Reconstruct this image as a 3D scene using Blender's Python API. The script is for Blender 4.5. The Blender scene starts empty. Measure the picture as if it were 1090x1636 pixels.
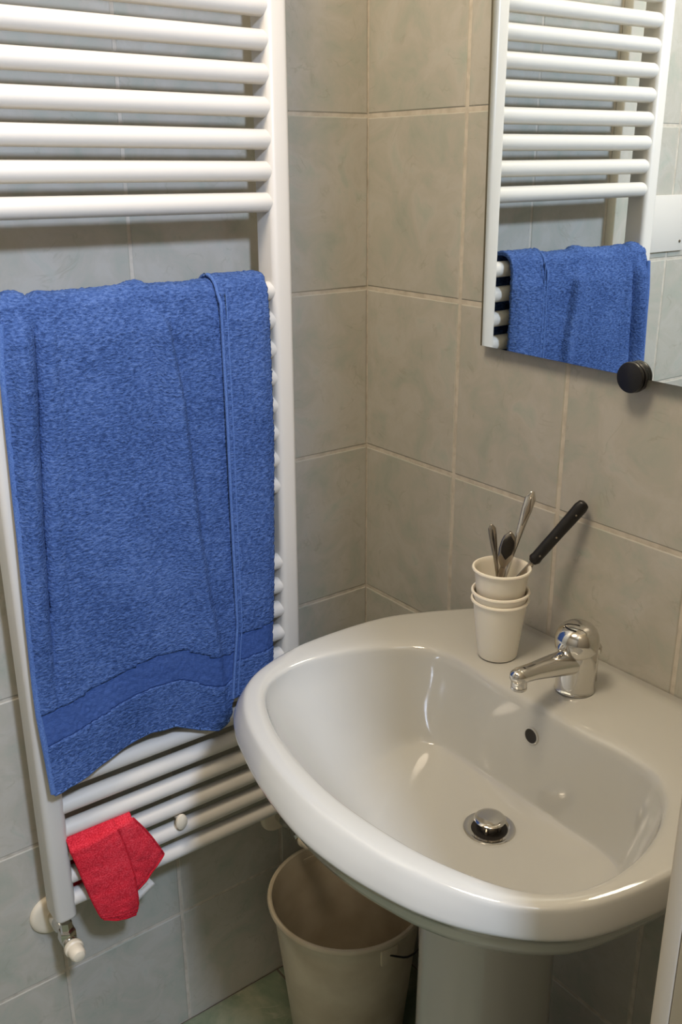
import bpy, bmesh, math, random
import numpy as np
from mathutils import Vector, Matrix, noise as mnoise
random.seed(7); rng = np.random.default_rng(7)
SC = bpy.context.scene; COL = SC.collection

# ------------------------------------------------------------------ camera
CAM = Vector((1.19234, -0.9448, 1.41645)); YAW, PIT, ROL, FPX = 0.92884, 0.34785, -0.00536, 1529.77
d = Vector((-math.sin(YAW)*math.cos(PIT), math.cos(YAW)*math.cos(PIT), -math.sin(PIT)))
r = Vector((math.cos(YAW), math.sin(YAW), 0)); u = r.cross(d)
r2 = r*math.cos(ROL)+u*math.sin(ROL); u2 = -r*math.sin(ROL)+u*math.cos(ROL)
cd = bpy.data.cameras.new('camera'); cam = bpy.data.objects.new('camera', cd); COL.objects.link(cam)
M4 = Matrix((r2, u2, -d)).transposed().to_4x4(); M4.translation = CAM; cam.matrix_world = M4
cd.sensor_fit = 'HORIZONTAL'; cd.sensor_width = 36; cd.lens = FPX/1090*36; cd.clip_start = .02
SC.camera = cam

# ------------------------------------------------------------------ world, lights, exposure
w = bpy.data.worlds.new('world'); SC.world = w; w.use_nodes = True
w.node_tree.nodes['Background'].inputs[0].default_value = (.5, .5, .5, 1)
w.node_tree.nodes['Background'].inputs[1].default_value = .3
def point(name, loc, power, col, rad):
    l = bpy.data.lights.new(name, 'POINT'); l.energy = power; l.color = col; l.shadow_soft_size = rad
    o = bpy.data.objects.new(name, l); o.location = loc; COL.objects.link(o); return o
def area(name, loc, target, size, power, col):
    l = bpy.data.lights.new(name, 'AREA'); l.energy = power; l.color = col; l.shape = 'RECTANGLE'; l.size, l.size_y = size
    o = bpy.data.objects.new(name, l); o.location = loc
    o.rotation_euler = (Vector(target)-Vector(loc)).to_track_quat('-Z', 'Y').to_euler(); COL.objects.link(o); return o
point('ceiling_lamp_light', (1.69, -.77, 2.22), 95, (.76, .915, 1.22), .085)
point('second_lamp_light', (.56, -.84, 2.38), 43, (1, .85, .655), .22)
SC.view_settings.view_transform = 'Standard'; SC.view_settings.look = 'None'
SC.view_settings.gamma = 1; SC.view_settings.use_curve_mapping = False
SC.view_settings.exposure = 0.13

# ------------------------------------------------------------------ materials
def mat(name, base=(.5, .5, .5), rough=.5, metal=0, spec=.5, coat=0):
    m = bpy.data.materials.new(name); m.use_nodes = True
    b = m.node_tree.nodes['Principled BSDF']
    b.inputs['Base Color'].default_value = (*base, 1); b.inputs['Roughness'].default_value = rough
    b.inputs['Metallic'].default_value = metal; b.inputs['Specular IOR Level'].default_value = spec
    b.inputs['Coat Weight'].default_value = coat; b.inputs['Coat Roughness'].default_value = .05
    return m
class NT:
    def __init__(s, m): s.t = m.node_tree; s.b = s.t.nodes['Principled BSDF']
    def n(s, typ, **kw):
        x = s.t.nodes.new(typ)
        for k, v in kw.items():
            if k in x.inputs: x.inputs[k].default_value = v
            else: setattr(x, k, v)
        return x
    def l(s, a, b): s.t.links.new(a, b)
    def ramp(s, fac, stops):
        x = s.n('ShaderNodeValToRGB'); e = x.color_ramp.elements
        while len(e) < len(stops): e.new(.5)
        for i, (p, c) in enumerate(stops): e[i].position = p; e[i].color = (*c, 1)
        s.l(fac, x.inputs[0]); return x.outputs[0]
    def bump(s, h, dist, strength=1):
        x = s.n('ShaderNodeBump'); x.inputs['Distance'].default_value = dist; x.inputs['Strength'].default_value = strength
        s.l(h, x.inputs['Height']); s.l(x.outputs[0], s.b.inputs['Normal'])
def tile_mat(name, stops, vein, rough=.32, sc=11):
    m = mat(name, rough=rough, spec=.45); t = NT(m)
    tc = t.n('ShaderNodeTexCoord'); oi = t.n('ShaderNodeObjectInfo')
    mul = t.n('ShaderNodeVectorMath', operation='SCALE'); t.l(oi.outputs['Location'], mul.inputs[0]); mul.inputs['Scale'].default_value = 7.3
    add = t.n('ShaderNodeVectorMath', operation='ADD'); t.l(tc.outputs['Object'], add.inputs[0]); t.l(mul.outputs[0], add.inputs[1])
    n1 = t.n('ShaderNodeTexNoise', Scale=sc, Detail=6.0, Roughness=.62, Distortion=.6); t.l(add.outputs[0], n1.inputs['Vector'])
    base = t.ramp(n1.outputs[0], stops)
    n2 = t.n('ShaderNodeTexNoise', Scale=sc*.9, Detail=3.0, Roughness=.5, Distortion=1.6); t.l(add.outputs[0], n2.inputs['Vector'])
    vm = t.ramp(n2.outputs[0], [(.455, (0, 0, 0)), (.475, (.55, .55, .55)), (.5, (0, 0, 0))])
    n3 = t.n('ShaderNodeTexNoise', Scale=sc*2.2, Detail=1.0); t.l(add.outputs[0], n3.inputs['Vector'])
    gate = t.ramp(n3.outputs[0], [(.52, (0, 0, 0)), (.66, (.6, .6, .6))])
    mg = t.n('ShaderNodeMath', operation='MULTIPLY'); t.l(vm, mg.inputs[0]); t.l(gate, mg.inputs[1])
    mx = t.n('ShaderNodeMix', data_type='RGBA'); t.l(mg.outputs[0], mx.inputs[0]); t.l(base, mx.inputs[6]); mx.inputs[7].default_value = (*vein, 1)
    t.l(mx.outputs[2], t.b.inputs['Base Color'])
    n4 = t.n('ShaderNodeTexNoise', Scale=30.0, Detail=4.0); t.l(add.outputs[0], n4.inputs['Vector']); t.bump(n4.outputs[0], .0006, .5)
    return m
M_tile = tile_mat('wall_tile_glaze', [(.25, (.345, .36, .30)), (.40, (.405, .405, .345)), (.50, (.445, .42, .36)), (.60, (.475, .45, .395)), (.76, (.385, .415, .355))], (.27, .25, .18), sc=15)
M_floor = tile_mat('floor_tile_glaze', [(.25, (.085, .125, .075)), (.45, (.15, .185, .12)), (.6, (.24, .25, .17)), (.8, (.11, .16, .10))], (.45, .42, .33), .3, 9)
M_grout = mat('grout', (.52, .47, .39), .85); t = NT(M_grout)
_n = t.n('ShaderNodeTexNoise', Scale=60.0, Detail=3.0); _tc = t.n('ShaderNodeTexCoord'); t.l(_tc.outputs['Object'], _n.inputs['Vector'])
t.l(t.ramp(_n.outputs[0], [(.3, (.44, .39, .315)), (.6, (.57, .515, .43))]), t.b.inputs['Base Color'])
M_grout2 = mat('floor_grout', (.10, .08, .06), .9)
M_plaster = mat('plaster', (.26, .22, .16), .8)
M_enamel = mat('radiator_enamel', (.67, .635, .58), .36, spec=.5)
M_enamel2 = mat('aged_plastic', (.72, .64, .50), .4)
M_ceram = mat('sanitary_ceramic', (.505, .497, .458), .10, spec=.55, coat=.5)
M_chrome = mat('chrome', (.66, .64, .60), .09, 1)
M_steel = mat('worn_steel', (.42, .38, .33), .25, 1)
M_dark = mat('painted_dark', (.012, .009, .006), .6)  # near-black standing in for shade in hollows and for a spoon's dark reflection
M_black = mat('black_plastic', (.008, .007, .007), .34)
M_cup = mat('cup_plastic', (.90, .84, .73), .38); M_cup.node_tree.nodes['Principled BSDF'].inputs['Subsurface Weight'].default_value = .1
M_cup.node_tree.nodes['Principled BSDF'].inputs['Subsurface Radius'].default_value = (.01, .006, .004)
M_cup.node_tree.nodes['Principled BSDF'].inputs['Subsurface Scale'].default_value = .3
M_bucket = mat('bucket_plastic', (.50, .43, .315), .5); t = NT(M_bucket)
_n = t.n('ShaderNodeTexNoise', Scale=14.0, Detail=5.0); _tc = t.n('ShaderNodeTexCoord'); t.l(_tc.outputs['Object'], _n.inputs['Vector'])
t.l(t.ramp(_n.outputs[0], [(.3, (.46, .385, .265)), (.65, (.60, .525, .39))]), t.b.inputs['Base Color'])
M_mirror = mat('mirror_silver', (.85, .91, .91), .004, 1)
M_mback = mat('mirror_edge', (.10, .085, .05), .35)
M_tag = mat('tag_fabric', (.78, .74, .68), .8)
M_lam = mat('laminate', (.50, .44, .35), .4)
def cloth_mat(name, lo, mid, hi, sc, dist, stretch=(1, 1, 1)):
    m = mat(name, rough=.95, spec=.1); t = NT(m)
    b = t.b; b.inputs['Sheen Weight'].default_value = .10; b.inputs['Sheen Roughness'].default_value = .5
    b.inputs['Sheen Tint'].default_value = (*hi, 1)
    tc = t.n('ShaderNodeTexCoord'); mp = t.n('ShaderNodeMapping'); mp.inputs['Scale'].default_value = stretch
    t.l(tc.outputs['Object'], mp.inputs[0])
    n = t.n('ShaderNodeTexNoise', Scale=sc, Detail=3.0, Roughness=.6); t.l(mp.outputs[0], n.inputs['Vector'])
    n2 = t.n('ShaderNodeTexNoise', Scale=14.0, Detail=3.0); t.l(tc.outputs['Object'], n2.inputs['Vector'])
    mx = t.n('ShaderNodeMath', operation='MULTIPLY_ADD'); t.l(n2.outputs[0], mx.inputs[0]); mx.inputs[1].default_value = .3; t.l(n.outputs[0], mx.inputs[2])
    t.l(t.ramp(mx.outputs[0], [(.46, lo), (.64, mid), (.82, hi)]), b.inputs['Base Color'])
    t.bump(n.outputs[0], dist, 1.0); return m
M_terry = cloth_mat('blue_terry', (.028, .058, .172), (.055, .108, .295), (.098, .170, .40), 340, .0032, (1, .48, 1.15))
M_band = cloth_mat('blue_woven_band', (.034, .072, .225), (.046, .092, .275), (.065, .12, .33), 500, .0006, (1, .3, 2.5))
M_hem = cloth_mat('blue_hem', (.055, .11, .31), (.08, .15, .38), (.12, .21, .46), 600, .0006)
M_red = cloth_mat('red_microfibre', (.50, .014, .026), (.68, .030, .050), (.80, .075, .10), 520, .0011)
M_redhem = cloth_mat('red_stitching', (.36, .010, .018), (.50, .016, .030), (.60, .03, .05), 600, .0006)

# ------------------------------------------------------------------ helpers
def tag(o, label=None, cat=None, group=None, kind=None):
    if label: o['label'] = label
    if cat: o['category'] = cat
    if group: o['group'] = group
    if kind: o['kind'] = kind
    return o
def empty(name, loc=(0, 0, 0)):
    o = bpy.data.objects.new(name, None); o.location = loc; o.empty_display_size = .02; COL.objects.link(o); return o
def link(name, me, m, parent=None, smooth=True):
    if m is not None and not me.materials: me.materials.append(m)
    if smooth: me.polygons.foreach_set('use_smooth', [True]*len(me.polygons))
    o = bpy.data.objects.new(name, me); COL.objects.link(o)
    if parent is not None:
        o.parent = parent; wl = Vector((0, 0, 0)); p = parent
        while p is not None: wl += p.location; p = p.parent
        o.location = -wl            # meshes are written in world coordinates
    return o
def mesh(name, V, F, m, parent=None, smooth=True):
    me = bpy.data.meshes.new(name); me.from_pydata([tuple(v) for v in V], [], [tuple(f) for f in F]); me.update()
    return link(name, me, m, parent, smooth)
def frombm(name, bm, m, parent=None, smooth=True):
    bmesh.ops.recalc_face_normals(bm, faces=bm.faces[:])
    me = bpy.data.meshes.new(name); bm.to_mesh(me); bm.free(); return link(name, me, m, parent, smooth)
def autosmooth(o, ang=35):
    me = o.data; bm = bmesh.new(); bm.from_mesh(me)
    for e in bm.edges:
        if len(e.link_faces) == 2 and e.calc_face_angle(0) > math.radians(ang): e.smooth = False
    bm.to_mesh(me); bm.free(); return o
def bm_box(bm, lo, hi, bev=0, seg=2):
    b = bmesh.new(); bmesh.ops.create_cube(b, size=1)
    for v in b.verts:
        v.co = Vector([(lo[i]+hi[i])/2+v.co[i]*(hi[i]-lo[i]) for i in range(3)])
    if bev: bmesh.ops.bevel(b, geom=b.edges[:], offset=bev, segments=seg, profile=.5, affect='EDGES')
    me = bpy.data.meshes.new('t'); b.to_mesh(me); b.free(); bm.from_mesh(me); bpy.data.meshes.remove(me)
def box(name, lo, hi, m, parent=None, bev=0, seg=2):
    bm = bmesh.new(); bm_box(bm, lo, hi, bev, seg); return autosmooth(frombm(name, bm, m, parent))
def lathe(name, prof, m, parent=None, origin=(0, 0, 0), axis=(0, 0, 1), n=40, sx=1, sy=1, close=False):
    """prof: list of (radius, height) along axis"""
    ax = Vector(axis).normalized(); q = Vector((0, 0, 1)).rotation_difference(ax); O = Vector(origin)
    V, F = [], []
    for (rr, h) in prof:
        for k in range(n):
            a = 2*math.pi*k/n; V.append(O+q @ Vector((rr*math.cos(a)*sx, rr*math.sin(a)*sy, h)))
    for i in range(len(prof)-1):
        for k in range(n):
            k2 = (k+1) % n; F.append((i*n+k, i*n+k2, (i+1)*n+k2, (i+1)*n+k))
    if prof[0][0] > 1e-5 and not close: F.append(tuple(range(n))[::-1])
    if prof[-1][0] > 1e-5 and not close: F.append(tuple((len(prof)-1)*n+k for k in range(n)))
    o = mesh(name, V, F, m, parent)
    bm = bmesh.new(); bm.from_mesh(o.data); bmesh.ops.remove_doubles(bm, verts=bm.verts[:], dist=1e-6)
    bmesh.ops.recalc_face_normals(bm, faces=bm.faces[:])
    for e in bm.edges:
        if len(e.link_faces) == 2 and e.calc_face_angle(0) > math.radians(38): e.smooth = False
    bm.to_mesh(o.data); bm.free(); return o
def tube(name, pts, rad, m, parent=None, n=10, flat=1.0, up=(0, 0, 1)):
    """tube along points; rad float or list; flat scales the section along the 'up'-ish normal"""
    pts = [Vector(p) for p in pts]; N = len(pts); V, F = [], []
    rads = rad if isinstance(rad, (list, tuple)) else [rad]*N
    for i, p in enumerate(pts):
        tg = (pts[min(i+1, N-1)]-pts[max(i-1, 0)]).normalized(); U = Vector(up)
        s = tg.cross(U)
        if s.length < 1e-4: s = tg.cross(Vector((0, 1, 0)))
        s.normalize(); U = s.cross(tg).normalized(); rr = rads[i]
        ra, rb = rr if isinstance(rr, tuple) else (rr, rr*flat)
        for k in range(n):
            a = 2*math.pi*k/n; V.append(p+s*math.cos(a)*ra+U*math.sin(a)*rb)
    for i in range(N-1):
        for k in range(n):
            k2 = (k+1) % n; F.append((i*n+k, i*n+k2, (i+1)*n+k2, (i+1)*n+k))
    F.append(tuple(range(n))[::-1]); F.append(tuple((N-1)*n+k for k in range(n)))
    o = mesh(name, V, F, m, parent)
    bm = bmesh.new(); bm.from_mesh(o.data); bmesh.ops.recalc_face_normals(bm, faces=bm.faces[:])
    for e in bm.edges:
        if len(e.link_faces) == 2 and e.calc_face_angle(0) > math.radians(50): e.smooth = False
    bm.to_mesh(o.data); bm.free(); return o
def catmull(P, n=8, closed=False):
    P = [np.array(p, float) for p in P]; out = []; N = len(P)
    rngi = range(N) if closed else range(N-1)
    for i in rngi:
        p0 = P[(i-1) % N] if closed or i > 0 else 2*P[0]-P[1]
        p1, p2 = P[i], P[(i+1) % N]
        p3 = P[(i+2) % N] if closed or i+2 < N else 2*P[-1]-P[-2]
        for k in range(n):
            t = k/n; out.append(.5*((2*p1)+(-p0+p2)*t+(2*p0-5*p1+4*p2-p3)*t*t+(-p0+3*p1-3*p2+p3)*t**3))
    if not closed: out.append(P[-1])
    return out
def itp(x, xs, ys): return float(np.interp(x, xs, ys))

# ------------------------------------------------------------------ the room
RX, RY, RZ = 2.35, -2.25, 2.55
G = .0013          # grout lies this far behind the tile face
def slab(name, lo, hi, m): return tag(box(name, lo, hi, m), kind='structure')
floor = slab('floor', (-.1, RY-.1, -.1), (RX+.1, .1, -G), M_grout2)
slab('ceiling', (-.1, RY-.1, RZ), (RX+.1, .1, RZ+.1), M_plaster)
wall_left = slab('wall_left', (-.1, RY, -.1), (-G, .1, RZ), M_grout)
wall_back = slab('wall_back', (-.1, G, -.1), (RX, .1, RZ), M_grout)
slab('wall_right', (RX, RY, -.1), (RX+.1, .1, RZ), M_plaster)
slab('wall_front', (-.1, RY-.1, -.1), (RX+.1, RY, RZ), M_plaster)
ZJ = [0, .234, .4815, .7296, .9822, 1.2364, 1.484, 1.734, 1.984, 2.234, 2.484, RZ]
YJ = [0, .1918]+[.1918+.2005*k for k in range(1, 11)]+[-RY]
XJ = [0, .2072]+[.2072+.2003*k for k in range(1, 11)]+[RX]
_tc = {}
def tile_mesh(a, b, th=.006, bev=.0011):
    """tile in its own plane: width a (local x), height b (local z), face towards -y"""
    key = (round(a, 4), round(b, 4), th)
    if key in _tc: return _tc[key]
    V = []
    for (ia, y) in ((0, th), (0, bev*.8), (bev*1.3, 0)):
        for sx, sz in ((-1, -1), (1, -1), (1, 1), (-1, 1)): V.append((sx*(a/2-ia), y, sz*(b/2-ia)))
    F = []
    for l in (0, 4):
        for k in range(4): F.append((l+k, l+(k+1) % 4, l+4+(k+1) % 4, l+4+k))
    F += [(8, 9, 10, 11), (3, 2, 1, 0)]
    me = bpy.data.meshes.new('tile'); me.from_pydata(V, [], F); me.materials.append(None); _tc[key] = me; return me
def lay(parent, J1, J2, place, m, g, jit=.0003):
    for i in range(len(J1)-1):
        for j in range(len(J2)-1):
            ga = g/2 if J1[i] > 0 else .0008
            gb = g/2 if J2[j] > 0 else .0008
            a0, a1 = J1[i]+ga, J1[i+1]-g/2; b0, b1 = J2[j]+gb, J2[j+1]-g/2
            if a1-a0 < .02 or b1-b0 < .02: continue
            me = tile_mesh(a1-a0, b1-b0)
            if me.materials[0] is None: me.materials[0] = m
            elif me.materials[0] != m:
                me = me.copy(); me.materials[0] = m
            o = bpy.data.objects.new('tile', me); COL.objects.link(o); o.parent = parent
            place(o, (a0+a1)/2, (b0+b1)/2, random.uniform(0, jit))
def pl(o, a, b, j): o.location = (-j, -a, b); o.rotation_euler = (random.gauss(0, .0004), 0, math.pi/2+random.gauss(0, .0012))
def pb(o, a, b, j): o.location = (a, j, b); o.rotation_euler = (random.gauss(0, .0004), 0, random.gauss(0, .0012))
def pf(o, a, b, j): o.location = (a, -b, -j); o.rotation_euler = (-math.pi/2, 0, 0)
lay(wall_left, YJ, ZJ, pl, M_tile, .0052); lay(wall_back, XJ, ZJ, pb, M_tile, .0064)
lay(floor, [0]+[.30*k for k in range(1, 8)]+[RX], [0, .2084]+[.2084+.30*k for k in range(1, 7)]+[-RY], pf, M_floor, .004)

# ------------------------------------------------------------------ towel radiator
rad = tag(empty('towel_radiator', (.066, -.41, .40)), 'tall off-white enamelled towel radiator with horizontal bars fixed on the left tiled wall', 'radiator')
def stile(yc):
    V, F = [], []
    hw, x0, x1, rr = .0157, .045, .0865, .0085
    sec = []
    for cx, cy, a0 in ((x1-rr, hw-rr, 0), (x0+.004, hw-.004, 90), (x0+.004, -hw+.004, 180), (x1-rr, -hw+rr, 270)):
        R_ = rr if cx > .06 else .004
        for k in range(6):
            a = math.radians(a0+90*k/5); sec.append((cx+R_*math.cos(a), cy+R_*math.sin(a)))
    n = len(sec); levels = [(.4005, .72), (.4015, .86), (.4035, .95), (.407, 1), (1.743, 1), (1.747, .93), (1.749, .75)]
    cx = (x0+x1)/2
    for z, s in levels:
        for x, y in sec: V.append((cx+(x-cx)*s, yc+y*s, z))
    for i in range(len(levels)-1):
        for k in range(n): F.append((i*n+k, i*n+(k+1) % n, (i+1)*n+(k+1) % n, (i+1)*n+k))
    F += [tuple(range(n))[::-1], tuple((len(levels)-1)*n+k for k in range(n))]
    return mesh('stile', V, F, M_enamel, rad)
YR0, YL0 = -.2120, -.6085
stile(YR0); stile(YL0)
bars = [.4275+.0393*k for k in range(12)] + [.9800+.0397*k for k in range(8)] + [1.3725+.0386*k for k in range(10)]
for z in bars:
    zr = z-.002
    tube('bar', [(.0715, YL0+.012, z), (.0715, YR0-.012, zr)], .0126, M_enamel, rad, 24)
def valve(yc, zc, name):
    v = lathe('valve', [(.0, 0), (.0085, 0), (.0095, .004), (.0095, .030), (.007, .034), (.007, .058)], M_chrome, rad, (.008, yc, zc), (1, 0, 0), 20)
    lathe('nut', [(.0, 0), (.0125, .001), (.013, .004), (.013, .018), (.0115, .02), (.009, .02), (.009, .034)], M_chrome, v, (.066, yc, zc-.002), (0, 0, 1), 6)
    lathe('valve_body', [(0, 0), (.010, 0), (.0115, .003), (.0115, .022), (.009, .026), (.0065, .027), (.0065, .032)], M_chrome, v, (.053, yc, zc), (1, 0, 0), 18)
    lathe('rosette', [(.009, .0085), (.022, .0085), (.0275, .0080), (.0310, .0062), (.0330, .0030), (.0332, .0002)], M_enamel2, v, (0, yc, zc), (1, 0, 0), 36)
    lathe('knob', [(0, 0), (.0128, 0), (.0138, .002), (.0138, .007), (.0118, .009), (.0116, .016), (.0108, .0215), (.0085, .0250), (.004, .0265), (0, .0268)], M_enamel2, v, (.084, yc, zc), (1, 0, 0), 28)
valve(-.6060, .354, 'l'); valve(-.1990, .347, 'r')
cap = lathe('bracket_cap', [(0, -.04), (.004, -.04), (.004, -.006), (.0065, -.004), (.0115, .000), (.0132, .003), (.0126, .006), (.008, .0085), (0, .0093)], M_enamel2, rad, (.0850, -.4228, .4880), (1, 0, 0), 28, 1, .72)
if 0: lathe('bracket_cap', [(0, -.04)], M_enamel2, rad, (.0835, -.4228, 1.624), (1, 0, 0), 28, 1, .72)

# ------------------------------------------------------------------ blue towel
towel = tag(empty('bath_towel', (.0715, -.42, 1.262)), 'large blue terry bath towel hanging folded over the radiator bars', 'towel')
ZB = 1.2575
def yleft(z): return itp(-z, [-1.28, -1.2, -1.08, -.88, -.755, -.70, -.62], [-.598, -.606, -.609, -.615, -.617, -.615, -.613])
BY = [-.620, -.614, -.563, -.507, -.459, -.419, -.38, -.349, -.333, -.31]; BZ = [.634, .636, .642, .655, .665, .660, .640, .630, .640, .668]
def fold(y, z):
    tdn = min(1, max(0, (1.27-z)/.35)); x = 0
    yc = itp(-z, [-1.28, -1.19, -1.11, -1.0, -.87, -.7], [-.562, -.568, -.573, -.581, -.588, -.594])
    f = itp(-z, [-1.28, -1.2, -1.0, -.86, -.74], [.55, 1, 1, .7, .1])
    x += f*(.0115*math.exp(-((y-yc+.016)/.0125)**2) - .0085*math.exp(-((y-yc-.002)/.0050)**2)+.0035*math.exp(-((y-yc-.016)/.009)**2))
    y3 = itp(-z, [-1.27, -1.15, -1.0, -.8], [-.548, -.545, -.548, -.55]); x += .0018*math.exp(-((y-y3)/.006)**2)*itp(-z, [-1.27, -1.1, -.8], [.7, 1, 0])
    yr = itp(-z, [-1.28, -1.23, -1.13, -.94, -.76, -.6], [-.432, -.404, -.389, -.377, -.356, -.345]); dd = y-yr
    s = .020 if dd < 0 else .007
    x += .0135*math.exp(-(dd/s)**2)*itp(-z, [-1.28, -1.22, -1.0, -.8, -.62], [.5, 1, .9, .6, .2])
    x += .0045*math.exp(-((y-(-.47+.03*(1.27-z)))/.03)**2)*tdn
    x += .0055*math.sin((y+.60)*24+z*2.1)*max(0, (.95-z)/.33)
    x += .010*max(0, (.80-z)/.18)*max(0, min(1, (-.50-y)/.1))      # the lower left corner stands off the bars
    yv = itp(-z, [-1.28, -1.1, -.9, -.7], [-.395, -.400, -.372, -.360])-.020
    x += .0035*math.exp(-((y+.300)/.014)**2)*0 - .0035*math.exp(-((y-yv)/.008)**2)*itp(-z, [-1.28, -1.2, -1.05, -.9], [.2, 1, .9, 0])
    x += .0030*mnoise.noise(Vector((y*14, z*6, 3.1)))+.0016*mnoise.noise(Vector((y*38, z*12, 7.7)))
    return x
def fuzz(y, z, k=1): return k*(.0011*mnoise.noise(Vector((y*420, z*420, 1.7)))+.0008*random.uniform(-1, 1))
def drape(name, ycols, ztop_r, front, back_z, bottom, mtl, parent, dz=.003, fz=1, bands=None, thick=.006, xb=.0):
    """grid: goes up behind the bar, over it and down the front. front(u,z)->(x,y); bottom(u)->z"""
    cx, R = .0715, ztop_r; rows = []
    nf = int((ZB-.64)/dz)
    U = np.linspace(0, 1, ycols); V = []; nr = 0
    path = [('b', t) for t in np.linspace(0, 1, 24)]+[('a', t) for t in np.linspace(.06, .94, 14)]+[('f', t) for t in np.linspace(0, 1, nf)]
    for kind, t in path:
        for uu in U:
            if kind == 'f':
                zb = bottom(uu); z = ZB+(zb-ZB)*t; x, y = front(uu, z); blend = min(1, (ZB-z)/.03)
                x = cx+R+(x-cx-R)*blend
            elif kind == 'a':
                a = math.pi*(1-t); x0, y = front(uu, ZB); fo = fold(y, ZB)*.7 if name == 'front_fold' else 0
                Rr = R+fo*math.sin(a); x = cx+R*math.cos(a); z = ZB+Rr*math.sin(a)
            else:
                x0, y = front(uu, ZB); x = cx-R-.001; z = back_z+(ZB-back_z)*t
            q = fuzz(y, z+(5 if kind == 'b' else 0), fz); e = fuzz(y+9, z, fz) if uu in (0., 1.) or (kind == 'f' and t == 1) else 0
            if kind == 'a':
                V.append((x+q*math.cos(math.pi*(1-t)), y+e, z+q*math.sin(math.pi*(1-t))))
            else: V.append((x+(q if kind == 'f' else -q), y+e, z+e))
    n = ycols; F = []
    for i in range(len(path)-1):
        for k in range(n-1): F.append((i*n+k, i*n+k+1, (i+1)*n+k+1, (i+1)*n+k))
    if bands:
        me0 = [[], []]
        for f in F:
            c = [sum(V[i][j] for i in f)/4 for j in range(3)]; i0 = f[0]//n
            isb = path[i0][0] == 'f' and bands(c, U[f[0] % n], i0)
            me0[1 if isb else 0].append(f)
        out = []
        for nm, FF, mm in ((name, me0[0], mtl), ('woven_band', me0[1], M_band)):
            o = mesh(nm, V, FF, mm, parent); bm = bmesh.new(); bm.from_mesh(o.data)
            bmesh.ops.delete(bm, geom=[v for v in bm.verts if not v.link_faces], context='VERTS'); bm.to_mesh(o.data); bm.free()
            md = o.modifiers.new('s', 'SOLIDIFY'); md.thickness = thick*(.6 if nm == 'woven_band' else 1); md.offset = 0; out.append(o)
        return out
    o = mesh(name, V, F, mtl, parent); md = o.modifiers.new('s', 'SOLIDIFY'); md.thickness = thick; md.offset = 0; return [o]
def f_front(uu, z):
    yl = yleft(z); yr = itp(-z, [-1.28, -.80, -.70, -.66, -.62], [-.300, -.300, -.322, -.334, -.338]); y = yl+(yr-yl)*uu
    return .0955+fold(y, z), y
def b_front(uu):
    y = -.613+(.285)*uu; return itp(y, BY, BZ)
def band_front(c, uu, i):
    h = c[2]-b_front(uu); return .070 < h < .116
A = drape('front_fold', 150, .0185, f_front, 1.02, b_front, M_terry, towel, bands=band_front)
for o in A[1:]:
    pass
def f_side(uu, z):
    yl = itp(-z, [-1.29, -.79, -.72, -.66], [-.3215, -.3195, -.328, -.334]); yr = itp(-z, [-1.28, -1.06, -.87, -.66], [-.247, -.2455, -.2515, -.260])
    y = yl+(yr-yl)*uu
    x = .1040+.002*math.sin(uu*3.0)+.0015*mnoise.noise(Vector((y*20, z*6, 9)))-.003*uu**6 - .004*max(0, (uu-.8)/.2)
    return x, y
def b_side(uu): return .676-.004*uu
A2 = drape('side_fold', 40, .0240, f_side, 1.05, b_side, M_terry, towel, bands=lambda c, uu, i: .060 < c[2]-.676 < .102)
# hems: the pale selvedge of the side fold and of the left edge
pts = [(.0715+.0262*math.cos(a), -.3222, ZB+.0262*math.sin(a)) for a in np.linspace(2.6, .2, 10)]+[(f_side(0, z)[0]+.0015, f_side(0, z)[1]-.0008, z) for z in np.linspace(1.25, .676, 60)]
tube('hem', pts, .0023, M_hem, towel, 8, 1.15, up=(1, 0, 0))
pts = [(f_side(0.09, z)[0]+.0028, f_side(0.09, z)[1], z) for z in np.linspace(1.265, .68, 60)]
tube('hem', pts, .0011, M_hem, towel, 6, 1, up=(1, 0, 0))
pts = [(f_front(0, z)[0]+.0005, f_front(0, z)[1]-.0005, z) for z in np.linspace(1.25, .638, 90)]
tube('hem', pts, .0042, M_hem, towel, 8, .85, up=(1, 0, 0))
pts = [(f_front(uu, b_front(uu))[0]+.0005, f_front(uu, b_front(uu))[1], b_front(uu)) for uu in np.linspace(0, .985, 80)]
tube('hem', pts, .0030, M_hem, towel, 8, 1, up=(1, 0, 0))

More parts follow.
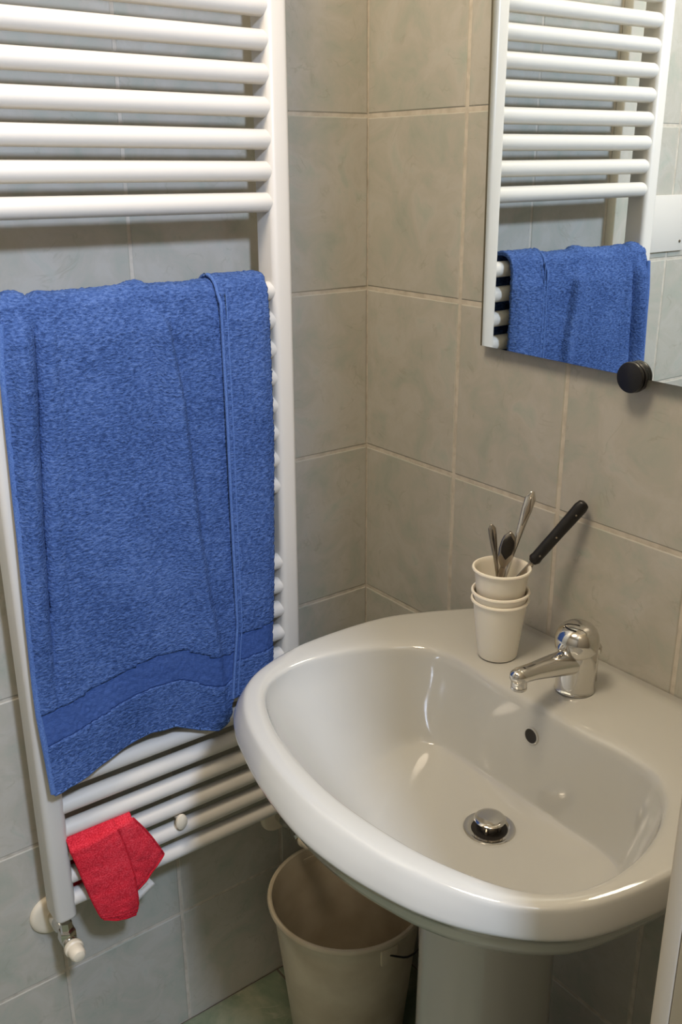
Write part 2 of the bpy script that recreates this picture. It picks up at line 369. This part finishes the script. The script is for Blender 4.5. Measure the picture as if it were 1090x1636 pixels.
# ------------------------------------------------------------------ red cloth
rag = tag(empty('cleaning_cloth', (.0715, -.54, .52)), 'crumpled red microfibre cloth with white tag hanging on the lowest radiator bars', 'cloth')
zb_ = bars[2]
def rag_patch(name, L, R_, n=46, m_=26, over=True, xoff=0, seed=0):
    """L, R_: polylines (y,z) of the left and right border, from top to bottom"""
    Lp = catmull(L, 12); Rp = catmull(R_, 12)
    def at(P, t):
        k = t*(len(P)-1); i = min(int(k), len(P)-2); return P[i]+(P[i+1]-P[i])*(k-i)
    V, F = [], []; rows = 0
    if over:
        for a in np.linspace(2.6, .35, 9):
            for k in range(m_):
                s = k/(m_-1); p = at(Lp, 0)+(at(Rp, 0)-at(Lp, 0))*s
                V.append((.0715+.0195*math.cos(a)+xoff*max(0, math.cos(a)), p[0], zb_+.020+(.0195)*math.sin(a)-.006)); 
            rows += 1
    for i in range(n):
        t = i/(n-1)
        for k in range(m_):
            s = k/(m_-1); a, b = at(Lp, t), at(Rp, t); p = a+(b-a)*s
            x = .0925+xoff+.003*mnoise.noise(Vector((p[0]*30, p[1]*30, seed)))+.0014*mnoise.noise(Vector((p[0]*110, p[1]*110, seed+4)))
            x += .004*math.sin(s*math.pi)+.0025*math.sin(t*math.pi)
            if t > .72: x += .0013*math.sin(t*95+2*s)*(t-.72)/.28
            V.append((x, p[0], p[1]))
        rows += 1
    for i in range(rows-1):
        for k in range(m_-1): F.append((i*m_+k, i*m_+k+1, (i+1)*m_+k+1, (i+1)*m_+k))
    o = mesh(name, V, F, M_red, rag); md = o.modifiers.new('s', 'SOLIDIFY'); md.thickness = .003; md.offset = 0
    off = (rows-n)*m_
    left = [V[off+i*m_] for i in range(n)]; right = [V[off+i*m_+m_-1] for i in range(n)]; bot = [V[off+(n-1)*m_+k] for k in range(m_)]
    return left, right, bot
topz = .530
lf, rt, bt = rag_patch('front_flap', [(-.597, topz-.004), (-.592, .506), (-.584, .468), (-.575, .430), (-.566, .398), (-.5605, .388)],
                       [(-.526, topz), (-.518, .496), (-.511, .455), (-.508, .415), (-.5075, .385), (-.512, .368)], xoff=.004, seed=1)
edge = rt+bt[::-1]
tube('stitched_edge', [(p[0]+.001, p[1], p[2]) for p in rt], .0016, M_redhem, rag, 6)
tube('stitched_edge', [(p[0]+.0005, p[1], p[2]) for p in bt], .0017, M_redhem, rag, 6, up=(1, 0, 0))
tube('stitched_edge', [(p[0]+.0005, p[1], p[2]) for p in lf], .0013, M_redhem, rag, 6)
lf, rt, bt = rag_patch('side_flap', [(-.529, topz), (-.522, .496), (-.515, .455), (-.512, .415), (-.511, .405)],
                       [(-.500, topz+.003), (-.487, .512), (-.474, .487), (-.463, .462), (-.4575, .449)], n=34, xoff=-.001, seed=5)
tube('stitched_edge', [(p[0]+.001, p[1], p[2]) for p in rt], .0017, M_redhem, rag, 6)
tube('stitched_edge', [(p[0]+.001, p[1], p[2]) for p in bt], .0017, M_redhem, rag, 6, up=(1, 0, 0))
V, F = [], []
for i in range(20):
    for k in range(12):
        y = -.594+.075*k/11; z = .522-.116*i/19-.01*(k/11)**2
        V.append((.0515+.0015*mnoise.noise(Vector((y*60, z*60, 2))), y, z))
for i in range(19):
    for k in range(11): F.append((i*12+k, i*12+k+1, (i+1)*12+k+1, (i+1)*12+k))
o = mesh('back_flap', V, F, M_red, rag); md = o.modifiers.new('s', 'SOLIDIFY'); md.thickness = .003; md.offset = 0
V, F = [], []
c0 = np.array([(.090, -.5130, .430), (.090, -.492, .433), (.0915, -.4745, .4015), (.0925, -.5075, .384)])
for i in range(9):
    for k in range(9):
        a, b = i/8, k/8; p = (c0[0]*(1-b)+c0[1]*b)*(1-a)+(c0[3]*(1-b)+c0[2]*b)*a; p[0] += .0012*math.sin(a*6); V.append(p)
for i in range(8):
    for k in range(8): F.append((i*9+k, i*9+k+1, (i+1)*9+k+1, (i+1)*9+k))
o = mesh('care_tag', V, F, M_tag, rag); tag(o, 'white fabric care tag'); md = o.modifiers.new('s', 'SOLIDIFY'); md.thickness = .0006
for q in (.30, .42, .54):
    a = q; p0 = c0[0]*(1-a)+c0[3]*a; p1 = c0[1]*(1-a)+c0[2]*a
    pa = p0*.55+p1*.45; pb_ = p0*.12+p1*.88
    tube('print_line', [pa+np.array([.0017, 0, -.006]), pb_+np.array([.0017, 0, -.006])], .0004, M_steel, o, 5)

# ------------------------------------------------------------------ washbasin
CX = .516
basin = tag(empty('washbasin', (CX, -.25, .64)), 'wide white glazed ceramic washbasin fixed to the tiled wall on its pedestal', 'washbasin')
def sym(half):  # half outline from back centre to front centre on the left side
    return half+[(2*CX-x, y) for x, y in half[::-1][1:-1]]
Cr_full = [(CX, -.0015), (.42, -.0015), (.345, -.0015), (.300, -.006), (.272, -.040), (.246, -.090), (.2265, -.140), (.219, -.205), (.2215, -.290), (.241, -.360), (.267, -.402), (.305, -.431), (.348, -.451), (.402, -.466), (.455, -.475), (.512, -.479), (.565, -.477), (.625, -.469), (.670, -.456), (.711, -.439), (.745, -.416), (.774, -.378), (.790, -.333), (.799, -.282), (.806, -.210), (.800, -.140), (.782, -.085), (.757, -.038), (.730, -.006), (.690, -.0015), (.60, -.0015)]
E_full = [(CX, -.0015), (.42, -.0015), (.345, -.0015), (.296, -.006), (.266, -.040), (.239, -.090), (.219, -.140), (.211, -.205), (.213, -.290), (.232, -.368), (.255, -.410), (.285, -.435), (.324, -.455), (.363, -.468), (.410, -.481), (.470, -.492), (.525, -.497), (.582, -.493), (.634, -.482), (.676, -.468), (.716, -.446), (.757, -.411), (.783, -.375), (.797, -.333), (.806, -.279), (.812, -.210), (.806, -.140), (.788, -.085), (.761, -.036), (.733, -.006), (.692, -.0015), (.60, -.0015)]
L_half = [(CX, -.146), (.44, -.147), (.375, -.145), (.330, -.156), (.298, -.190), (.274, -.245), (.264, -.303), (.270, -.352), (.294, -.390), (.340, -.417), (.410, -.438), (CX, -.449)]
F_half = [(CX, -.158), (.45, -.158), (.395, -.159), (.362, -.168), (.347, -.195), (.352, -.235), (.372, -.278), (.415, -.315), (.465, -.333), (CX, -.340)]
NA = 192; cc = np.array([.519, -.222])
def radial(half):
    P = np.array(catmull(sym(half) if len(half) < 20 else half, 10, True)); P[:, 1] = np.minimum(P[:, 1], -.0012)
    out = []
    n = len(P)
    for k in range(NA):
        a = 2*math.pi*k/NA; D = np.array([math.cos(a), math.sin(a)]); best = None
        for i in range(n):
            p, q = P[i]-cc, P[(i+1) % n]-cc; e = q-p; den = D[0]*e[1]-D[1]*e[0]
            if abs(den) < 1e-12: continue
            tt = (p[0]*e[1]-p[1]*e[0])/den; ss = (p[0]*D[1]-p[1]*D[0])/den
            if tt > 0 and -1e-6 <= ss <= 1+1e-6 and (best is None or tt > best): best = tt
        out.append(cc+D*best)
    return np.array(out)
O, Cr, L, Fl = radial(E_full), radial(Cr_full), radial(L_half), radial(F_half)
ang = np.array([2*math.pi*k/NA for k in range(NA)]); circ = np.stack([np.cos(ang), np.sin(ang)], 1)
wb = np.clip((O[:, 1]+.05)/.045, 0, 1)[:, None]     # 1 along the wall side
dirn = (cc-O)/np.linalg.norm(cc-O, axis=1)[:, None]
inset = lambda k: O+dirn*k*(1-.93*wb)
rings = []
und = np.stack([CX+.092*circ[:, 0], -.215+.095*circ[:, 1]], 1)
def add(P, z): rings.append((P, z if hasattr(z, '__len__') else np.full(NA, z)))
Fo = cc+(Fl-cc)*1.13
add(und*.9+cc*.1, .626); add(und, .628); add(und*.5+Fo*.5, .634); add(Fo, .645); add(Fo*.66+inset(.05)*.34, .675); add(Fo*.33+inset(.05)*.67, .702)
add(inset(.050), .7180); add(inset(.036), .7220); add(inset(.0275), .7260); add(inset(.0225), .7310); add(inset(.0180), .7400); add(inset(.0125), .7520); add(inset(.0055), .7630); add(inset(.0018), .7668); add(inset(.0003), .7685); add(inset(.0), .7710)
for a, z in ((.12, .7745), (.35, .7818), (.6, .7885), (.82, .7945), (.94, .7975)): add(O*(1-a)+Cr*a+(O-Cr)*.10*math.sin(a*math.pi), z)
dc = (cc-Cr)/np.linalg.norm(cc-Cr, axis=1)[:, None]; wc = np.clip((Cr[:, 1]+.05)/.045, 0, 1)[:, None]
ic = lambda k: Cr+dc*k*(1-.93*wc)
add(ic(.001), .7995); add(ic(.0045), .8008); add(ic(.010), .8012); I = ic(.010)
for a, z in ((.2, .8012), (.4, .8009), (.6, .8003), (.75, .7995), (.86, .7983), (.93, .7966), (.97, .7944), (1., .7905)): add(I*(1-a)+L*a, z)
for a in (.03, .07, .12, .18, .25, .33, .42, .51, .60, .69, .78, .86, .93, 1.0):
    p = 1.75; add(L*(1-a)+Fl*a, .7905-.006*min(1, a/.05)-(.7905-.006-.6640)*(1-(1-a)**p)**1.02)
DR = np.array([.5215, -.2185]); RD = .0315
drc = lambda q: np.stack([DR[0]+q*circ[:, 0], DR[1]+q*circ[:, 1]], 1)
for a in (.12, .25, .4, .55, .7, .85, .95, 1.0): add(Fl*(1-a)+drc(RD+.002)*a, .6640-.0125*(1-(1-a)**1.6))
add(drc(RD), .6505); add(drc(RD-.001), .6480)
V = [(p[0], p[1], z) for P, Z in rings for p, z in zip(P, Z)]
F = [(i*NA+k, i*NA+(k+1) % NA, (i+1)*NA+(k+1) % NA, (i+1)*NA+k) for i in range(len(rings)-1) for k in range(NA)]
F.append(tuple(range(NA))[::-1]); F.append(tuple((len(rings)-1)*NA+k for k in range(NA)))
body = mesh('basin_body', V, F, M_ceram, basin)
bm = bmesh.new(); bm.from_mesh(body.data); bmesh.ops.recalc_face_normals(bm, faces=bm.faces[:]); bm.to_mesh(body.data); bm.free()
# overflow: near-black disc painted as the hole's shade, on the bowl's back wall
from mathutils.bvhtree import BVHTree
bt_ = BVHTree.FromPolygons([Vector(v) for v in V], [f for f in F if len(f) == 4])
hit = bt_.ray_cast(Vector((.5175, -.30, .752)), Vector((0, 1, 0))); nrm = hit[1] if hit[1].y < 0 else -hit[1]; ov = hit[0]+nrm*.0012
lathe('overflow_hole', [(0, .0002), (.0084, .0002), (.0092, .0006), (.0092, -.0015)], M_dark, basin, Vector(ov), nrm, 28)
lathe('overflow_rim', [(.0090, .0004), (.0100, .0010), (.0112, .0004), (.0120, -.002)], M_ceram, basin, Vector(ov), nrm, 28, close=True)
# drain
dr = lathe('drain', [(.0215, -.006), (.0225, .0004), (.0255, .0016), (.0300, .0024), (.0318, .0020), (.0322, .0002)], M_chrome, basin, (DR[0], DR[1], .6495), n=44, close=True)
lathe('drain_throat', [(0, -.0015), (.0222, -.0015), (.0222, .0003), (.0222, .0003)], M_dark, dr, (DR[0], DR[1], .6495), n=36)
st = lathe('stopper', [(0, .0175), (.014, .0172), (.0185, .0160), (.0196, .0148), (.0190, .0132), (.0165, .0125), (.0150, .0122), (0, .0122)], M_chrome, dr, (DR[0], DR[1], .6495), n=36)
tag(st, 'raised round metal plug')
for k in range(4):
    a = math.pi*k/2+.5
    p = (DR[0]+.012*math.cos(a), DR[1]+.012*math.sin(a))
    tube('stopper_fin', [(p[0], p[1], .648), (p[0]*.97+DR[0]*.03, p[1]*.97+DR[1]*.03, .6625)], .0030, M_steel, dr, 8)
lathe('stopper_stem', [(0, 0), (.0125, 0), (.0125, .0135), (0, .0135)], M_steel, dr, (DR[0], DR[1], .6485), n=20)

ped = tag(empty('basin_pedestal', (CX, -.20, 0)), 'white ceramic pedestal column under the washbasin beside the bucket', 'pedestal')
V, F = [], []; lv = [(0, .108, .115), (.012, .107, .114), (.05, .096, .104), (.15, .086, .097), (.30, .079, .092), (.45, .077, .090), (.55, .080, .092), (.60, .084, .094), (.6255, .086, .095)]
nn = 48
for z, a, b in lv:
    for k in range(nn):
        t_ = 2*math.pi*k/nn; c_, s_ = math.cos(t_), math.sin(t_)
        V.append((CX+a*math.copysign(abs(c_)**.86, c_), -.205+b*math.copysign(abs(s_)**.86, s_), z))
for i in range(len(lv)-1):
    for k in range(nn): F.append((i*nn+k, i*nn+(k+1) % nn, (i+1)*nn+(k+1) % nn, (i+1)*nn+k))
F += [tuple(range(nn))[::-1], tuple((len(lv)-1)*nn+k for k in range(nn))]
mesh('column', V, F, M_ceram, ped)

# ------------------------------------------------------------------ faucet
fx, fy, fz = .5262, -.0842, .8008
fau = tag(empty('basin_faucet', (fx, fy, fz)), 'chrome single lever mixer tap with round dome handle on the washbasin deck', 'faucet')
lathe('tap_body', [(.0, 0), (.0246, 0), (.0252, .0012), (.0246, .0028), (.0242, .006), (.0238, .030), (.0240, .044), (.0244, .052), (.0238, .056), (.018, .058), (0, .058)], M_chrome, fau, (fx, fy, fz), n=48)
sp = []
for t_ in np.linspace(0, 1, 14):
    y = fy-.006-.098*t_; z = fz+.0400+.0130*t_+.001*math.sin(t_*math.pi)
    sp.append(((fx, y, z), (.0190-.0078*min(1, t_*1.35), .0165-.0068*min(1, t_*1.15))))
tipc = sp[-1][0]
spts = [s[0] for s in sp]+[(fx, tipc[1]-.006, tipc[2]-.0005), (fx, tipc[1]-.0095, tipc[2]-.001), (fx, tipc[1]-.011, tipc[2]-.0015)]
srad = [s[1] for s in sp]+[(.0095, .0088), (.0062, .0060), (.002, .002)]
tube('spout', spts, srad, M_chrome, fau, 22)
lathe('aerator', [(0, 0), (.0088, 0), (.0096, .001), (.0096, .0035), (.0092, .0045), (.0096, .0052), (.0096, .0135), (0, .0135)], M_chrome, fau, (fx, tipc[1]+.001, tipc[2]-.0180), n=28)
hz = Vector((0, -.20, 1)).normalized()
han = lathe('dome_handle', [(.0225, -.003), (.0255, .000), (.0268, .004), (.0272, .010), (.0268, .016), (.0250, .0225), (.0215, .0280), (.0165, .0318), (.0100, .0338), (0, .0345)], M_chrome, fau, (fx, fy-.001, fz+.0565), hz, 48)
# small lever lip on the front of the dome and the dark temperature mark
tube('lever', [(fx-.0015, fy-.0195, fz+.072), (fx-.0015, fy-.0255, fz+.068), (fx-.0015, fy-.0305, fz+.0645), (fx-.0015, fy-.0335, fz+.0625)], [(.0085, .0060), (.0080, .0052), (.0058, .0040), (.002, .0018)], M_chrome, han, 16)
mk = []
for t_ in np.linspace(-1, 1, 9):
    loc = Vector((.0085*t_, -.0115+.002*t_*t_, 0)); rr = math.hypot(loc.x, loc.y)
    h = float(np.interp(rr, [0, .010, .0165, .0215], [.0345, .0338, .0318, .0280]))+.0003
    q = Vector((0, 0, 1)).rotation_difference(hz); mk.append(Vector((fx, fy-.001, fz+.0565))+q @ Vector((loc.x, loc.y, h)))
tag(tube('temperature_mark', mk, .0010, M_black, han, 6), 'short dark temperature mark')
tube('lift_rod', [(fx+.004, fy+.034, fz-.001), (fx+.004, fy+.034, fz+.040)], .0022, M_chrome, fau, 10)
lathe('lift_knob', [(0, 0), (.0045, 0), (.0052, .003), (.0052, .009), (.0035, .012), (0, .0125)], M_chrome, fau, (fx+.004, fy+.034, fz+.040), n=18)

# ------------------------------------------------------------------ cups
cxp, cyp = .4045, -.0965
def cup(zb, label, first=None):
    if first is None:
        e = empty('plastic_cup', (cxp, cyp, zb))
        H, rb, rt_ = .0830, .0262, .0350; th = .0012
        P = [(0, .0012), (rb-.003, .0012), (rb-.001, .0), (rb, .0015), (rt_, H-.006), (rt_+.0003, H-.0050), (rt_+.0026, H-.0042), (rt_+.0034, H-.0022), (rt_+.0028, H-.0003), (rt_+.0006, H), (rt_-.0008, H-.002), (rt_-th, H-.006), (rb-th, .004), (0, .003)]
        body_ = lathe('cup_body', P, M_cup, e, (cxp, cyp, zb), n=56)
    else:
        e = first.copy(); COL.objects.link(e); e.location = (cxp, cyp, zb)
        for ch in first.children:
            c = ch.copy(); COL.objects.link(c); c.parent = e
    return tag(e, label, 'cup', 'white plastic cups stacked on the washbasin corner')
ZD = .8011
c1 = cup(ZD, 'bottom white plastic cup of the stack, standing on the basin deck')
c2 = cup(ZD+.0115, 'middle white plastic cup, its rim just above the bottom cup rim', c1)
c3 = cup(ZD+.0430, 'top white plastic cup of the stack, holding spoons and a knife', c1)
c3.location.y += .001; c3.location.x -= .0010
ZC = ZD+.0430+.0045   # inside bottom of the top cup

# ------------------------------------------------------------------ cutlery
def blade(name, pts, widths, thick, m, parent, side=None, spoon=None):
    """flat strip along pts with half widths; side = width direction"""
    pts = [Vector(p) for p in catmull(pts, 6)]; N = len(pts); ws = np.interp(np.linspace(0, 1, N), np.linspace(0, 1, len(widths)), widths)
    V, F = [], []; n = 10
    for i, p in enumerate(pts):
        tg = (pts[min(i+1, N-1)]-pts[max(i-1, 0)]).normalized(); s = Vector(side); s = (s-tg*s.dot(tg)).normalized(); nn_ = tg.cross(s)
        for k in range(n):
            a = 2*math.pi*k/n; V.append(p+s*math.cos(a)*max(ws[i], .0004)+nn_*math.sin(a)*thick)
    for i in range(N-1):
        for k in range(n): F.append((i*n+k, i*n+(k+1) % n, (i+1)*n+(k+1) % n, (i+1)*n+k))
    F += [tuple(range(n))[::-1], tuple((N-1)*n+k for k in range(n))]
    o = mesh(name, V, F, m, parent); bm = bmesh.new(); bm.from_mesh(o.data); bmesh.ops.recalc_face_normals(bm, faces=bm.faces[:]); bm.to_mesh(o.data); bm.free(); return o
side = (.62, .78, 0)      # roughly across the line of sight
def lp(a, b, t_): return tuple(a[i]+(b[i]-a[i])*t_ for i in range(3))
# teaspoon with rounded handle end (left)
a0, a1 = (cxp+.004, cyp+.004, ZC+.002), (.3760, -.0900, .9755)
s1 = tag(empty('teaspoon', a0), 'small steel teaspoon leaning left in the top cup, rounded handle end up', 'spoon')
blade('handle', [lp(a0, a1, .12), lp(a0, a1, .4), lp(a0, a1, .7), lp(a0, a1, .86), lp(a0, a1, .95), a1], [.0022, .0022, .0026, .0045, .0052, .0050, .0016], .0011, M_steel, s1, side)
blade('bowl', [lp(a0, a1, .0), lp(a0, a1, .05), lp(a0, a1, .15), lp(a0, a1, .22)], [.002, .0085, .009, .002], .0022, M_steel, s1, side)
blade('handle_groove', [lp(a0, a1, .72), lp(a0, a1, .85), lp(a0, a1, .955)], [.0005, .0026, .0006], .0014, M_dark, s1, side)
# spoon standing bowl up (middle)
b0, b1 = (cxp-.010, cyp-.004, ZC+.002), (.4040, -.0830, .9720)
s2 = tag(empty('dessert_spoon', b0), 'steel spoon, dark reflection painted in its bowl, standing bowl up in the middle of the cup', 'spoon')
blade('bowl', [lp(b0, b1, .60), lp(b0, b1, .68), lp(b0, b1, .80), lp(b0, b1, .92), b1], [.0030, .0066, .0100, .0106, .0098, .0076, .0016], .0034, M_steel, s2, side)
blade('bowl_dark_reflection', [tuple(Vector(lp(b0, b1, q))+Vector((.0018, -.0015, .0))) for q in (.70, .78, .88, .965)], [.001, .0070, .0082, .0074, .001], .0028, M_dark, s2, side)  # dark reflection in the bowl, painted as a near-black inset
blade('handle', [lp(b0, b1, .0), lp(b0, b1, .3), lp(b0, b1, .5), lp(b0, b1, .63)], [.0042, .0030, .0034, .0045, .0030], .0022, M_steel, s2, side)
# fork or spoon with the long tapering handle (back)
g0, g1 = (cxp-.002, cyp-.014, ZC+.003), (.3960, -.0370, 1.0155)
s3 = tag(empty('long_handled_spoon', g0), 'tall steel spoon with pointed handle end leaning back towards the tiles', 'spoon')
blade('handle', [lp(g0, g1, .10), lp(g0, g1, .40), lp(g0, g1, .60), lp(g0, g1, .80), lp(g0, g1, .93), g1], [.0026, .0025, .0030, .0046, .0068, .0072, .0024], .0013, M_chrome, s3, side)
blade('bowl', [lp(g0, g1, .0), lp(g0, g1, .06), lp(g0, g1, .14), lp(g0, g1, .20)], [.002, .0100, .0105, .002], .0025, M_chrome, s3, side)
blade('handle_groove', [tuple(Vector(lp(g0, g1, q))+Vector((.0012, -.0010, 0))) for q in (.74, .86, .96)], [.0006, .0040, .0006], .0008, M_steel, s3, side)
# knife with black handle (right)
k1 = (.4620, -.0125, 1.0130); kh = (.4260, -.0610, .9340); k0 = (.4000, -.0975, .8600)
s4 = tag(empty('table_knife', k0), 'knife with a black plastic handle sticking out of the cup to the right', 'knife')
blade('blade', [k0, lp(k0, kh, .4), lp(k0, kh, .8), tuple(Vector(kh))], [.001, .0070, .0070, .0042, .0034], .0008, M_steel, s4, side)
h = blade('handle', [lp(kh, k1, -.03), lp(kh, k1, .04), lp(kh, k1, .15), lp(kh, k1, .5), lp(kh, k1, .82), lp(kh, k1, .96), k1], [.0052, .0088, .0080, .0082, .0084, .0090, .0094, .0076, .003], .0066, M_black, s4, side)
tag(h, 'black plastic knife handle')
for q in (.10, .42, .80):
    p = Vector(lp(kh, k1, q))+Vector((.0054, -.0036, .0006)); lathe('rivet', [(0, -.001), (.0013, -.001), (.0013, .0003), (0, .0006)], M_steel, h, p, (.8, -.55, .2), 10)

# ------------------------------------------------------------------ mirror and clamp
mir = tag(empty('wall_mirror', (.53, -.010, 1.184)), 'large frameless wall mirror above the washbasin reflecting the radiator', 'mirror')
def quadslab(name, P, y0, y1, m, parent):
    V = [(x, y0, z) for x, z in P]+[(x, y1, z) for x, z in P]
    return mesh(name, V, [(0, 1, 2, 3), (7, 6, 5, 4), (0, 4, 5, 1), (1, 5, 6, 2), (2, 6, 7, 3), (3, 7, 4, 0)], m, parent, False)
MP = [(.2650, 1.1848), (.7930, 1.1808), (.7930, 1.90), (.2530, 1.90)]
quadslab('backing_board', MP, -.0088, -.0134, M_mback, mir)
ins = .0012; MP2 = [(MP[0][0]+.0036, MP[0][1]+ins*.3), (MP[1][0]-ins, MP[1][1]+ins*.3), (MP[2][0]-ins, 1.8988), (MP[3][0]+.0036, 1.8988)]
quadslab('mirror_glass', MP2, -.01345, -.0140, M_mirror, mir)
kn = tag(empty('mirror_clamp', (.525, -.02, 1.183)), 'round black knob clamping the lower edge of the wall mirror', 'clamp')
kx, kz = .5178, 1.1835
lathe('clamp_disc', [(0, 0), (.0175, 0), (.0182, .0008), (.0182, .0030), (.0174, .0038), (0, .0040)], M_black, kn, (kx+.001, -.0141, kz), (0, -1, 0), 44)
lathe('clamp_disc', [(0, 0), (.0155, 0), (.0176, .0006), (.0182, .0016), (.0182, .0042), (.0176, .0054), (.0162, .0059), (0, .0062)], M_black, kn, (kx, -.0182, kz), (0, -1, 0), 44)
lathe('clamp_spacer', [(0, 0), (.008, 0), (.008, .0138), (0, .0138)], M_black, kn, (kx, -.0002, kz-.0095), (0, -1, 0), 24)

# ------------------------------------------------------------------ cover plate on the left wall (seen in the mirror)
pt = tag(empty('cover_plate', (0, -.765, 1.303)), 'plain white screwed cover plate on the left wall, seen in the mirror', 'cover plate')
box('plate', (.0005, -.838, 1.2505), (.0055, -.690, 1.3580), M_enamel, pt, .0015)
for y, z in ((-.8225, 1.269), (-.8225, 1.3425), (-.705, 1.269), (-.705, 1.3425)):
    lathe('screw', [(0, 0), (.0032, 0), (.0030, .0012), (.0015, .0016), (0, .0012)], M_steel, pt, (.0055, y, z), (1, 0, 0), 14)

# ------------------------------------------------------------------ bucket
bx, by = .1705, -.1725
bk = tag(empty('plastic_bucket', (bx, by, 0)), 'beige plastic bucket with black wire handle on the floor under the basin', 'bucket')
P = [(0, .004), (.090, .004), (.092, 0), (.095, .0), (.0965, .004), (.1100, .14), (.1215, .245), (.1218, .250), (.1235, .256), (.1260, .268), (.1290, .2705), (.1320, .2745), (.1328, .279), (.1310, .2825), (.1280, .2835), (.1252, .2815), (.1238, .276), (.1225, .262), (.1195, .244), (.1080, .14), (.0940, .010), (0, .0085)]
lathe('bucket_body', P, M_bucket, bk, (bx, by, 0), n=72)
a_h = math.radians(-5)
for a in (a_h, a_h+math.pi):
    c_, s_ = math.cos(a), math.sin(a); q = Vector((bx+.1235*c_, by+.1235*s_, .2505))
    bm = bmesh.new(); bm_box(bm, (-.003, -.016, -.016), (.0035, .016, .016), .003); 
    bmesh.ops.rotate(bm, verts=bm.verts[:], cent=(0, 0, 0), matrix=Matrix.Rotation(a, 3, 'Z')); bmesh.ops.translate(bm, verts=bm.verts[:], vec=q)
    autosmooth(frombm('handle_lug', bm, M_bucket, bk))
wp = []
for t_ in np.linspace(0, 1, 50):
    a = a_h+math.pi*t_; R_ = .1262+.0060*min(1, 12*t_, 12*(1-t_)); dip = .048*math.sin(math.pi*t_)+.008*min(1, 14*t_, 14*(1-t_))
    wp.append((bx+R_*math.cos(a), min(by+R_*math.sin(a), -.006), .252-dip))
wp = [(bx+.122*math.cos(a_h), by+.122*math.sin(a_h), .252)]+wp+[(bx-.122*math.cos(a_h), by-.122*math.sin(a_h), .252)]
tag(tube('wire_handle', wp, .0017, M_black, bk, 8), 'thin black wire handle')

# ------------------------------------------------------------------ cabinet beside the basin
cab = tag(empty('side_cabinet', (1.20, -.30, 0)), 'tall beige laminate cabinet edge at the right, beside the washbasin', 'cabinet')
cx0, cx1, cy0, cz = .9224, 1.53, -.484, 2.30
box('side_panel', (cx0, cy0, .0), (cx0+.013, -.004, cz), M_lam, cab, .0015)
box('side_panel', (cx1-.013, cy0, .0), (cx1, -.004, cz), M_lam, cab, .0015)
for i in range(3):
    z0 = .06+i*.7466
    dd = box('door', (cx0+.0133, cy0+.0004, z0), (cx1-.0145, cy0+.017, z0+.7430), M_lam, cab, .0012)
    tube('handle', [(cx1-.06, cy0+.002, z0+.30), (cx1-.06, cy0-.024, z0+.31), (cx1-.06, cy0-.024, z0+.43), (cx1-.06, cy0+.002, z0+.44)], .004, M_chrome, dd, 10)
box('top_panel', (cx0+.0135, cy0+.018, cz-.016), (cx1-.0135, -.004, cz), M_lam, cab, .001)
box('plinth', (cx0+.0135, cy0+.04, .0), (cx1-.0135, cy0+.056, .058), M_lam, cab, .001)
